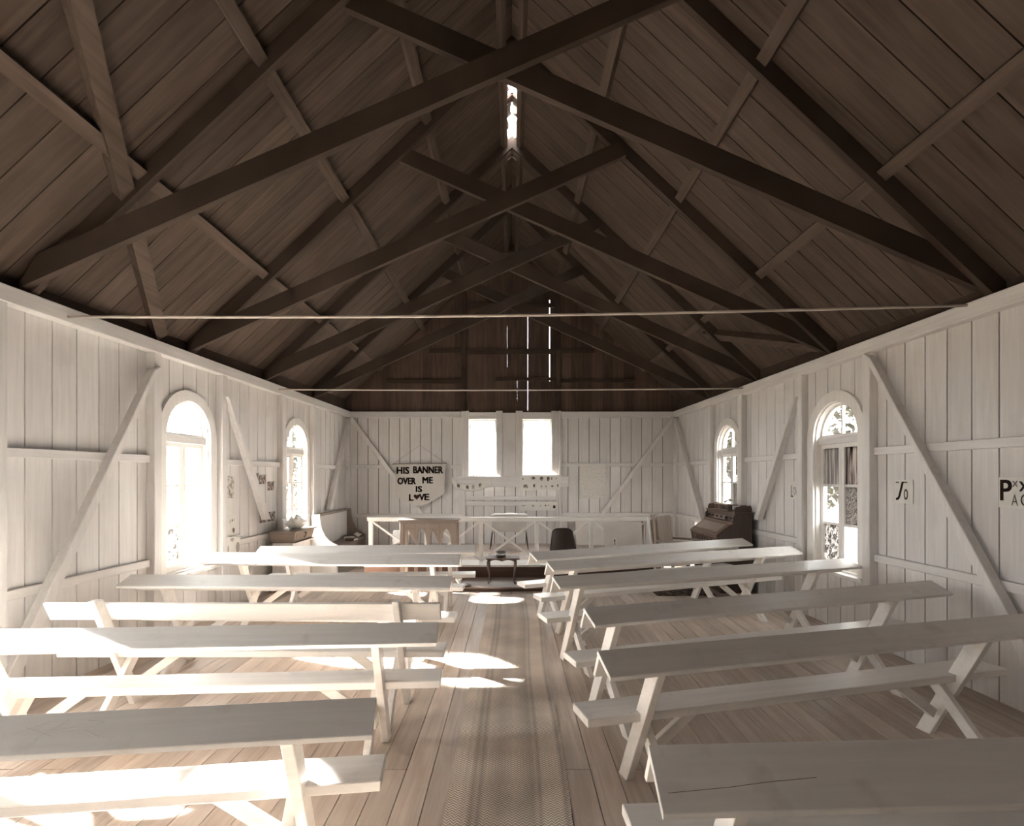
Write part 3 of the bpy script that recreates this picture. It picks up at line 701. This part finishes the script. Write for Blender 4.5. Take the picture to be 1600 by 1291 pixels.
# folded slatted chair
T = thing('folding_chair', 'folded wooden slatted chair standing beside the panel-backed armchair', 'chair', (2.37, 8.53, 0)); T.rotation_euler = (0, math.radians(-7), 0)
for x in (-.065, .065): MB().box(x-.014, x+.014, -.02, .02, .02, 1.07).build('stile', M['rail'], T, bevel=.003)
for x in (-.03, .03): MB().box(x-.014, x+.014, .025, .045, .10, 1.0).build('leg', M['tan'], T, bevel=.003)
for z in (.15, .45, .62, .80, .97): MB().box(-.06, .06, -.012, .012, z, z+.045).build('slat', M['tan'], T)

# armchair with a plywood back
T = thing('armchair', 'wooden armchair with tall tan panel back facing the reed organ', 'chair', (2.53, 8.03, .008), math.radians(48))
MB().box(-.24, .24, -.24, .22, .42, .45).build('seat', M['tan'], T, bevel=.004)
MB().hexa([(-.23,.20,.46),(.23,.20,.46),(.23,.225,.46),(-.23,.225,.46),(-.22,.27,1.08),(.22,.27,1.08),(.22,.295,1.08),(-.22,.295,1.08)]).build('backrest', M['tan'], T, bevel=.003)
for sx in (-1, 1):
    MB().box(sx*.25-.022, sx*.25+.022, -.25, -.21, 0, .71).build('leg', M['walnutv'], T, bevel=.003)
    MB().hexa([(sx*.25-.022,.20,0),(sx*.25+.022,.20,0),(sx*.25+.022,.245,0),(sx*.25-.022,.245,0),(sx*.25-.022,.28,1.05),(sx*.25+.022,.28,1.05),(sx*.25+.022,.31,1.05),(sx*.25-.022,.31,1.05)]).build('leg', M['oakv'], T, bevel=.003)
    MB().box(sx*.25-.03, sx*.25+.03, -.29, .25, .71, .74).build('armrest', M['oak'], T, bevel=.004)
    MB().box(sx*.25-.012, sx*.25+.012, -.21, .20, .18, .21).build('stretcher', M['oak'], T)
MB().box(-.23, .23, -.24, -.215, .20, .23).build('stretcher', M['oak'], T)

# mottled mat by the organ
tag(MB().grid(lambda u, v: (2.06+.84*u, 7.57+1.0*v, .007), 4, 4, (0,0,-.005)).build('floor_mat', blotch('mottled_mat', (.06,.035,.028), (.30,.25,.21), 16, .50, .60)), 'dark mottled floor mat in front of the reed organ', 'mat')

# ------------------------------------------------------------------ reed organ against the right wall, keys facing the room
O = thing('reed_organ', 'dark carved reed organ against the right wall under the far window', 'organ', (2.965, 7.74, 0))
LN = 1.13
def og(b, z, a): return (b, a, z)        # b from the front, a along the wall
cheek = [(.06,0),(.505,0),(.505,1.15),(.27,1.15),(.235,1.10),(.225,.99),(.06,.865),(.0,.83),(-.005,.78),(.025,.70),(.05,.66)]
for a in (0, LN-.035): MB().prism(cheek, og, a, a+.035).build('side_panel', M['walnutv'], O, bevel=.003)
MB().box(.485, .505, .035, LN-.035, 0, 1.15).build('back_panel', M['walnutv'], O)
MB().box(.12, .14, .035, LN-.035, .22, .68).build('knee_panel', M['walnutv'], O)
MB().box(.06, .484, .035, LN-.035, 0, .08).build('plinth', M['walnut'], O)
for a in (.30, .62): MB().hexa([(.02,a,.09),(.02,a+.2,.09),(.16,a+.2,.20),(.16,a,.20),(.02,a,.11),(.02,a+.2,.11),(.16,a+.2,.22),(.16,a,.22)]).build('treadle', M['tan'], O)
MB().box(.0, .05, .035, LN-.035, .665, .80).build('fascia', M['carved'], O, bevel=.004)
for k in range(9): MB().tube([(-.006, .10+k*.115, .70), (-.012, .13+k*.115, .735), (-.006, .16+k*.115, .77)], .009, 6).build('carving', M['organ_lid'], O, True)
MB().box(-.015, .04, .0, LN, .80, .822).build('lid_moulding', M['organ_lid'], O, bevel=.005)
MB().box(-.012, .05, .0, LN, .645, .665).build('fascia_moulding', M['organ_lid'], O, bevel=.004)
MB().hexa([(.0,.03,.822),(.225,.03,.985),(.225,LN-.03,.985),(.0,LN-.03,.822),(.0,.03,.842),(.22,.03,1.005),(.22,LN-.03,1.005),(.0,LN-.03,.842)]).build('lid', M['organ_lid'], O, bevel=.003)
MB().hexa([(.045,.12,.876),(.185,.12,.978),(.185,LN-.12,.978),(.045,LN-.12,.876),(.043,.12,.882),(.183,.12,.984),(.183,LN-.12,.984),(.043,LN-.12,.882)]).build('lid_panel', M['tan'], O)
MB().box(.215, .27, .0, LN, 1.0, 1.03).build('ledge', M['organ_lid'], O, bevel=.004)
st = MB().box(.27, .29, .035, LN-.035, 1.03, 1.15).build('stop_board', M['walnutv'], O)
for k in range(6): MB().tube([(.268, .14+k*.17, 1.08), (.235, .14+k*.17, 1.08)], .013, 10).build('stop_knob', M['ebony'], st, True)
MB().box(.25, .505, -.01, LN+.01, 1.15, 1.17).build('top', M['walnut'], O, bevel=.004)
MB().hexa([(.24,.33,1.04),(.255,.33,1.04),(.255,.80,1.04),(.24,.80,1.04),(.30,.33,1.17),(.315,.33,1.17),(.315,.80,1.17),(.30,.80,1.17)]).build('music_desk', M['organ_lid'], O)
ga = MB().box(.27, .42, .30, .83, 1.172, 1.19).box(.27, .42, .28, .85, 1.255, 1.275).build('gallery', M['organ_lid'], O, bevel=.003)
MB().box(.33, .35, .31, .82, 1.19, 1.255).build('gallery_back', M['ebony'], ga)
for k in range(7): MB().lathe([(.012,0),(.007,.012),(.012,.032),(.007,.052),(.012,.065)], (.285, .325+k*.08, 1.19), 10).build('spindle', M['organ_lid'], ga, True)
cr = [(.0,0),(.0,.05),(.03,.085),(.07,.075),(.10,.10),(.15,.105),(.20,.09),(.23,.10),(.25,.06),(.25,0)]
MB().prism([(b+.27, z+1.17) for b, z in cr], og, .03, .055).build('crest', M['walnutv'], O); MB().prism([(b+.27, z+1.17) for b, z in cr], og, LN-.055, LN-.03).build('crest', M['walnutv'], O)
tag(MB().grid(lambda u, v: (3.25+.10*u, 8.10+.12*v, 1.31+.022*math.sin(u*5+1)*math.sin(v*6+.5)+.03*u), 8, 8, (0,0,.003)).build('crumpled_paper', M['paper'], None, True), 'crumpled white paper lying on top of the reed organ', 'paper')

# ------------------------------------------------------------------ washstand, cloth bowl, settle and books on the left
T = thing('washstand', 'brown washstand with one drawer against the left wall', 'washstand', (-3.475, 7.66, 0))
def taper(x0, x1, y0, y1, z0, i, z1):   # inset i at the bottom
    return MB().hexa([(x0,y0+i,z0),(x1-i,y0+i,z0),(x1-i,y1-i,z0),(x0,y1-i,z0),(x0,y0,z1),(x1,y0,z1),(x1,y1,z1),(x0,y1,z1)])
MB().box(0, .40, -.03, .78, .885, .907).build('top', M['oak'], T, bevel=.004)
taper(0, .37, .0, .75, .745, .03, .885).build('apron', M['oak'], T)
dr = MB().hexa([(.342,.07,.765),(.348,.07,.765),(.348,.68,.765),(.342,.68,.765),(.368,.06,.868),(.376,.06,.868),(.376,.69,.868),(.368,.69,.868)]).build('drawer', M['oakv'], T)
MB().tube([(.365,.34,.79),(.385,.355,.805),(.382,.37,.825),(.395,.36,.845),(.38,.345,.86)], .008, 8).build('handle', M['iron'], dr, True)
MB().box(0, .37, .01, .74, .735, .745).build('moulding', M['walnut'], T)
MB().box(.02, .32, .05, .70, .05, .735).build('cabinet', M['wall'], T, bevel=.004)
for y in (.05, .66):
    for x in (.02, .28): MB().box(x, x+.04, y, y+.04, 0, .05).build('foot', M['oakv'], T)
def ruf(u, v):
    a = 2*math.pi*u; r = (.06+.145*v**.8)*(1+.10*math.sin(5*a+1)*v+.05*math.sin(9*a)*v)
    return (-3.27+r*math.cos(a)*.85, 8.10+r*math.sin(a)*1.1, 0.909+.14*v**1.5+.04*v*math.sin(4*a+.6)+.02*v*math.sin(7*a))
tag(MB().grid(ruf, 48, 8, (0,0,.004)).build('ruffled_bowl', M['cloth'], None, True), 'white ruffled cloth bowl on the washstand', 'bowl')

T = thing('settle', 'pale settle with curved end panel along the left wall by the corner', 'settle', (-3.40, 9.30, 0))
prof = [(-.08,0),(.36,0),(.36,.50),(.30,.525),(.22,.575),(.15,.655),(.10,.76),(.07,.88),(.055,1.03),(-.08,1.03)]
MB().prism(prof, og, 0, .045).build('end_panel', M['rail'], T, bevel=.004)
MB().prism([(b, z) for b, z in prof], og, 1.78, 1.82).build('end_panel', M['oakv'], T)
MB().box(-.02, .34, .046, 1.779, .41, .445).build('seat', M['oak'], T)
MB().box(-.045, -.02, .046, 1.779, .45, .98).build('backrest', M['wall'], T); MB().box(-.05, .0, .046, 1.779, .985, 1.03).build('top_rail', M['oak'], T, bevel=.003)
MB().box(.27, .30, .046, 1.779, .30, .41).build('apron', M['oak'], T)
def book(label, loc, rz, w_, l_, h_, mat):
    b = thing('book', label, 'book', loc, rz, 'books on the settle')
    MB().box(-w_/2, w_/2, -l_/2, l_/2, 0, .004).box(-w_/2, w_/2, -l_/2, l_/2, h_-.004, h_).box(-w_/2, -w_/2+.004, -l_/2, l_/2, .004, h_-.004).build('cover', mat, b)
    MB().box(-w_/2+.004, w_/2-.006, -l_/2+.005, l_/2-.005, .004, h_-.004).build('pages', M['paper'], b)
book('thick dark book lying on the settle seat, nearer the wall', (-3.27, 10.75, .447), .3, .20, .26, .06, M['walnut'])
book('small dark book on the settle seat beside the loose paper', (-3.13, 10.45, .447), 1.2, .14, .2, .04, M['walnut'])
tag(MB().grid(lambda u, v: (-3.20+.16*u, 10.68+.2*v, .512+.02*math.sin(u*6)+.03*v), 8, 6, (0,0,.002)).build('loose_paper', M['paper'], None, True), 'loose white paper curling on the books on the settle', 'paper')

# ------------------------------------------------------------------ lettering helper
def text_mesh(body, w_, h_, bold=.0, name='lettering', mat=None, depth=.002, shear=0, fat=0):
    cu = bpy.data.curves.new('lettering', 'FONT'); cu.body = body; cu.offset = bold; cu.extrude = .001; cu.shear = shear; cu.resolution_u = 3
    o = bpy.data.objects.new('lettering', cu); COL.objects.link(o)
    dg = bpy.context.evaluated_depsgraph_get(); me = bpy.data.meshes.new_from_object(o.evaluated_get(dg))
    bpy.data.objects.remove(o); bpy.data.curves.remove(cu)
    xs = [v.co.x for v in me.vertices]; ys = [v.co.y for v in me.vertices]
    x0, x1, y0, y1 = min(xs), max(xs), min(ys), max(ys)
    for v in me.vertices:
        v.co.x = (v.co.x-x0)/(x1-x0)*w_; v.co.y = (v.co.y-y0)/(y1-y0)*h_; v.co.z = depth if v.co.z > 0 else 0
    me.materials.clear(); me.materials.append(mat)
    if fat:
        bm = bmesh.new()
        for dx in (-1, 0, 1):
            for dy in (-1, 0, 1):
                c = me.copy()
                for v in c.vertices: v.co.x += dx*fat; v.co.y += dy*fat*.7
                bm.from_mesh(c); bpy.data.meshes.remove(c)
        bm.to_mesh(me); bm.free()
    return me
def remap(me, fn):
    for v in me.vertices: v.co = fn(v.co.x, v.co.y, v.co.z)
    return me

# ------------------------------------------------------------------ banner on the end wall
DB = YB-.135; SB = F/DB
def bx(px_): return (px_-800)/SB
def bz(py_): return 1.7-(py_-744)/SB
B = thing('banner', 'cloth banner with dark felt lettering hanging on the end wall', 'banner', (bx(656), DB, bz(794)))
def bl(x, z): return (x-bx(656), z-bz(794))
out = [bl(bx(617.5), bz(726)), bl(bx(618), bz(776)), bl(bx(655), bz(794)), bl(bx(694), bz(772)), bl(bx(696), bz(726))]
MB().prism(out, lambda x, z, h: (x, h, z), 0, .006).build('cloth', M['felt'], B)
MB().tube([(bl(bx(613),0)[0], .004, bl(0,bz(725.5))[1]), (bl(bx(698),0)[0], .004, bl(0,bz(724))[1])], .011, 10).build('dowel', M['tan'], B, True)
MB().tube([(bl(bx(614),0)[0], .006, bl(0,bz(725))[1]), (bl(bx(655),0)[0], .07, bl(0,bz(696))[1]), (bl(bx(697),0)[0], .006, bl(0,bz(724))[1])], .0035, 6).build('cord', M['tan'], B, True)
def bline(body, cx0, cx1, cy0, cy1, bold=0):
    x0, x1 = bx(560+cx0/4), bx(560+cx1/4); z0, z1 = bz(640+cy1/4), bz(640+cy0/4); ox, oz = bl(x0, z0)
    me = remap(text_mesh(body, x1-x0, z1-z0, bold, mat=M['red_felt'], depth=.003, fat=.0075), lambda x, y, z: Vector((ox+x, -.0005-z, oz+y)))
    link('lettering', me, B)
bline('HIS', 241, 316, 360, 402); bline('BANNER', 344, 527, 357, 398)
bline('OVER', 246, 357, 427, 467); bline('ME', 402, 464, 423, 461); bline('IS', 360, 397, 480, 515)
bline('L', 318, 343, 531, 569); bline('V', 382, 411, 529, 567); bline('E', 414, 441, 528, 566)
hx0, hx1, hz0, hz1 = 345, 384, 530, 566
hp = []
for k in range(28):
    a = 2*math.pi*k/28; X = 16*math.sin(a)**3; Y = 13*math.cos(a)-5*math.cos(2*a)-2*math.cos(3*a)-math.cos(4*a)
    hp.append(bl(bx(560+(hx0+(X+16)/32*(hx1-hx0))/4), bz(640+(hz1-(Y+17)/30*(hz1-hz0))/4)))
MB().prism(hp, lambda x, z, h: (x, h, z), -.0035, -.0005).build('heart', M['red_felt'], B)

# ------------------------------------------------------------------ papers on the end wall
def wall_paper(name, label, pts, y, mat, pics=(), cat='paper'):
    p = [at(a, b, y) for a, b in pts]; c = Vector((sum(q.x for q in p)/4, y, sum(q.z for q in p)/4))
    o = MB().prism([(q.x-c.x, q.z-c.z) for q in p], lambda x, z, h: (x, h, z), 0, -.0025).build(name, mat)
    o.location = c; tag(o, label, cat)
    for (a, b, w_, h_, m) in pics:
        q = at(a, b, y)-c; ww, hh = w_*y/F/2, h_*y/F/2; n_ = 9
        poly = [(q.x+ww*math.cos(2*math.pi*k/n_)*random.uniform(.75,1.1), q.z+hh*math.sin(2*math.pi*k/n_)*random.uniform(.75,1.1)) for k in range(n_)]
        MB().prism(poly, lambda x, z, h: (x, h, z), -.003, -.0036).build('picture', M[m], o)
    return o
yy = YB-.098
wall_paper('picture_strip', 'wide white strip of small pictures under the window by the hanging sheet', [(813,767),(875,765),(877,742),(812,743)], yy, M['paper'],
    [(817,748.5,2,4,'ink2'),(833,747,8,6,'photo'),(846,748,6,7,'photo'),(856.5,748.5,5,8,'ink2'),(862,748,2,5,'ink2'),(869,748,2,2,'ink2'),(821,760,9,6,'photo'),(834.5,759,4,6,'ink2'),(846,760,3,5,'ink3'),(853,760,2.5,5,'ink3'),(863,760,4.5,3,'ink2'),(871.5,759,2,6,'ink2')])
wall_paper('picture_strip', 'narrow white strip of pictures on the rail below the windows', [(811,799),(868,797),(870,784.5),(811,786.5)], YB-.058, M['paper'],
    [(818,790.5,8,2,'ink3'),(833,790.5,4,4,'ink3'),(844.5,790.5,1.8,1.8,'ink2'),(852.5,790,3,3,'ink2'),(857,789.5,2,2.5,'ink2'),(866,792,5,5.5,'red_felt')])
def ribbon(u, v):
    path = [(705,748),(707,757),(713,763),(724,766.5),(735,768),(746,766),(757,762.5),(769,757)]
    f = u*(len(path)-1); i_ = min(int(f), len(path)-2); fr = f-i_
    a = path[i_][0]+(path[i_+1][0]-path[i_][0])*fr; b = path[i_][1]+(path[i_+1][1]-path[i_][1])*fr
    q = at(a, b-11*v+1.5*v*math.sin(u*7), yy-.03); return (q.x, q.y-.02*math.sin(u*11)+.012*v, q.z)
rbn = tag(MB().grid(ribbon, 28, 4, (0,.002,0)).build('drooping_strip', M['paper'], None, True), 'drooping paper strip with pictures below the window beside the banner', 'paper')
for u, m in ((.30,'ink2'), (.48,'photo'), (.74,'photo'), (.60,'ink3')):
    MB().grid(lambda a, b, u=u: Vector(ribbon(u+.055*a, .25+.5*b))+Vector((0,-.003,0)), 3, 3, (0,.001,0)).build('picture', M[m], rbn)
wall_paper('hanging_sheet', 'large paper sheet of faint handwriting hanging right of the end windows', [(906,779.5),(946.5,779),(947,726),(906,726)], YB-.052, M['writing'])

# ------------------------------------------------------------------ cards and papers on the side walls
def side_card(P, name, label, t0, t1, z0, z1, n, mat, tilt=0, cat='picture', group=None):
    tc_, zc_ = (t0+t1)/2, (z0+z1)/2
    poly = []
    for t, z in ((t0,z0),(t1,z0),(t1,z1),(t0,z1)):
        a, b = t-tc_, z-zc_; poly.append((tc_+a*math.cos(tilt)-b*math.sin(tilt), zc_+a*math.sin(tilt)+b*math.cos(tilt)))
    c = Vector(P(tc_, zc_, n)); o = MB().prism(poly, lambda t, z, h: Vector(P(t, z, h))-c, n, n+.003).build(name, mat); o.location = c
    return tag(o, label, cat, group)
side_card(PL, 'drawing', 'grey picture of figures beside the large left window, topmost of its column', 6.67, 6.92, 1.42, 1.70, .004, M['sketch'], -.05)
side_card(PL, 'blank_sheet', 'blank white sheet below the grey picture on the left wall', 6.68, 6.86, 1.20, 1.41, .004, M['paper'], cat='paper')
a = side_card(PL, 'clippings_sheet', 'white sheet with small dark clippings on the left wall', 6.67, 6.98, .935, 1.195, .004, M['paper'], .02, cat='paper')
b = side_card(PL, 'clippings_sheet', 'white sheet with oval drawings, lowest beside the large left window', 6.67, 7.0, .68, .93, .047, M['paper'], .02, cat='paper')
def dab(P, par, t, z, n, w_, h_, mat):
    c = par.location; n_ = 10
    poly = [(t+w_/2*math.cos(2*math.pi*k/n_)*random.uniform(.8,1.1), z+h_/2*math.sin(2*math.pi*k/n_)*random.uniform(.8,1.1)) for k in range(n_)]
    MB().prism(poly, lambda q, zz, h: Vector(P(q, zz, h))-c, n, n+.0008).build('print', M[mat], par)
for t, z, w_, h_, m in ((6.70,1.11,.05,.10,'ink2'),(6.83,1.12,.02,.05,'ink3'),(6.88,1.13,.03,.04,'ink2'),(6.93,1.13,.02,.05,'ink3'),(6.91,1.0,.06,.07,'ink2')): dab(PL, a, t, z, .0074, w_, h_, m)
for t, z, w_, h_, m in ((6.80,.89,.10,.05,'ink3'),(6.71,.78,.04,.12,'ink3'),(6.93,.78,.10,.14,'ink3'),(6.93,.78,.06,.09,'sketch')): dab(PL, b, t, z, .0504, w_, h_, m)
snap = [(7.36,7.56,1.60,1.74,'snapshot left of a row of three on the left wall'), (7.59,7.78,1.59,1.71,'middle snapshot of a row of three on the left wall'), (7.83,8.03,1.49,1.62,'lowest snapshot of a stepped row of three on the left wall'),
        (7.60,7.80,1.03,1.16,'left of two snapshots just above the washstand'), (7.83,8.06,1.03,1.17,'right of two snapshots just above the washstand')]
for t0, t1, z0, z1, l in snap: side_card(PL, 'snapshot', 'small brown '+l, t0, t1, z0, z1, .004, M['photo'], random.uniform(-.06,.06), 'snapshot', 'snapshots on the left wall')
def card_text(P, par, body, t_left, z0, w_, h_, n, mat, bold=.01, shear=0):
    c = par.location
    me = remap(text_mesh(body, w_, h_, 0, mat=M[mat], depth=.0008, shear=shear, fat=bold*h_*.8), lambda x, y, z: Vector(P(t_left-x, z0+y, n+z))-c); link('lettering', me, par)
cd = side_card(PR, 'lettered_card', 'small white card with pale letters beginning in L, between organ and near window', 6.72, 6.94, 1.40, 1.63, .004, M['paper'], 0, 'card', 'lettered cards on the right wall')
card_text(PR, cd, 'L', 6.90, 1.43, .05, .15, .0074, 'ink2'); card_text(PR, cd, 'OVE', 6.84, 1.46, .11, .10, .0074, 'ink3')
cd = side_card(PR, 'lettered_card', 'white card with a slanting dark letter J, beside the nearer right-hand window', 4.865, 5.09, 1.445, 1.665, .004, M['paper'], 0, 'card', 'lettered cards on the right wall')
card_text(PR, cd, 'J', 5.07, 1.475, .09, .17, .0074, 'ink', .03, .35); card_text(PR, cd, 'o', 4.975, 1.48, .05, .10, .0074, 'ink2'); card_text(PR, cd, '- -', 5.075, 1.635, .14, .012, .0074, 'ink2', .03)
cd = side_card(PR, 'lettered_card', 'large white card with a big dark letter P, at the right edge of view', 3.66, 4.03, 1.465, 1.69, .004, M['paper'], 0, 'card', 'lettered cards on the right wall')
card_text(PR, cd, 'P', 4.015, 1.52, .085, .15, .0074, 'ink', .035); card_text(PR, cd, 'x', 3.925, 1.62, .045, .045, .0074, 'ink3'); card_text(PR, cd, 'x', 3.87, 1.59, .07, .07, .0074, 'ink', .03)
card_text(PR, cd, 'A', 3.93, 1.485, .05, .08, .0074, 'ink3'); card_text(PR, cd, 'C', 3.86, 1.485, .055, .085, .0074, 'ink2')

# ------------------------------------------------------------------ outside
struct(MB().grid(lambda u, v: (-60+120*u, -40+120*v, -.45+.12*math.sin(u*40)*math.sin(v*33)), 40, 40).build('ground', M['grass']), 'pale grassy ground outside the church', 'ground')
def tree(label, loc, r, h, nl, seed):
    rg = random.Random(seed); t = thing('tree', label, 'tree', loc, 0, 'trees outside the windows')
    MB().tube([(0,0,0),(.1,0,h*.35),(0,.1,h*.7)], .2, 8, [.22,.16,.08]).build('trunk', M['bark'], t, True)
    mb = MB()
    cl = [(rg.gauss(0,r*.45), rg.gauss(0,r*.45), h*.35+rg.random()*h*.6, r*rg.uniform(.3,.55)) for _ in range(14)]
    for _ in range(nl):
        cx, cy, cz, cr = rg.choice(cl); v = Vector((rg.gauss(0,1), rg.gauss(0,1), rg.gauss(0,1))).normalized()*cr*rg.random()**.4+Vector((cx,cy,cz))
        a = Vector((rg.gauss(0,1), rg.gauss(0,1), rg.gauss(0,1))).normalized(); b = a.cross(Vector((rg.random(),rg.random(),1))).normalized(); s = rg.uniform(.07,.13)
        o = len(mb.v); mb.v += [tuple(v-a*s), tuple(v+b*s*.5), tuple(v+a*s), tuple(v-b*s*.5)]; mb.f.append((o,o+1,o+2,o+3))
    cro = mb.build('crown', M['leaf'], t); cro['kind'] = 'stuff'
tree('leafy tree outside the right-hand windows, nearer the photographer', (7.6, 10.2, -.45), 1.9, 4.6, 5000, 1)
tree('leafy tree outside the right-hand windows, beyond the organ', (6.4, 14.6, -.45), 1.6, 4.4, 5000, 2)
tree('leafy tree outside the far left window', (-7.4, 18.6, -.45), 1.8, 5.2, 5000, 3)
tree('leafy tree behind the end wall on the right', (3.4, 24.0, -.45), 2.2, 5.5, 4000, 4)
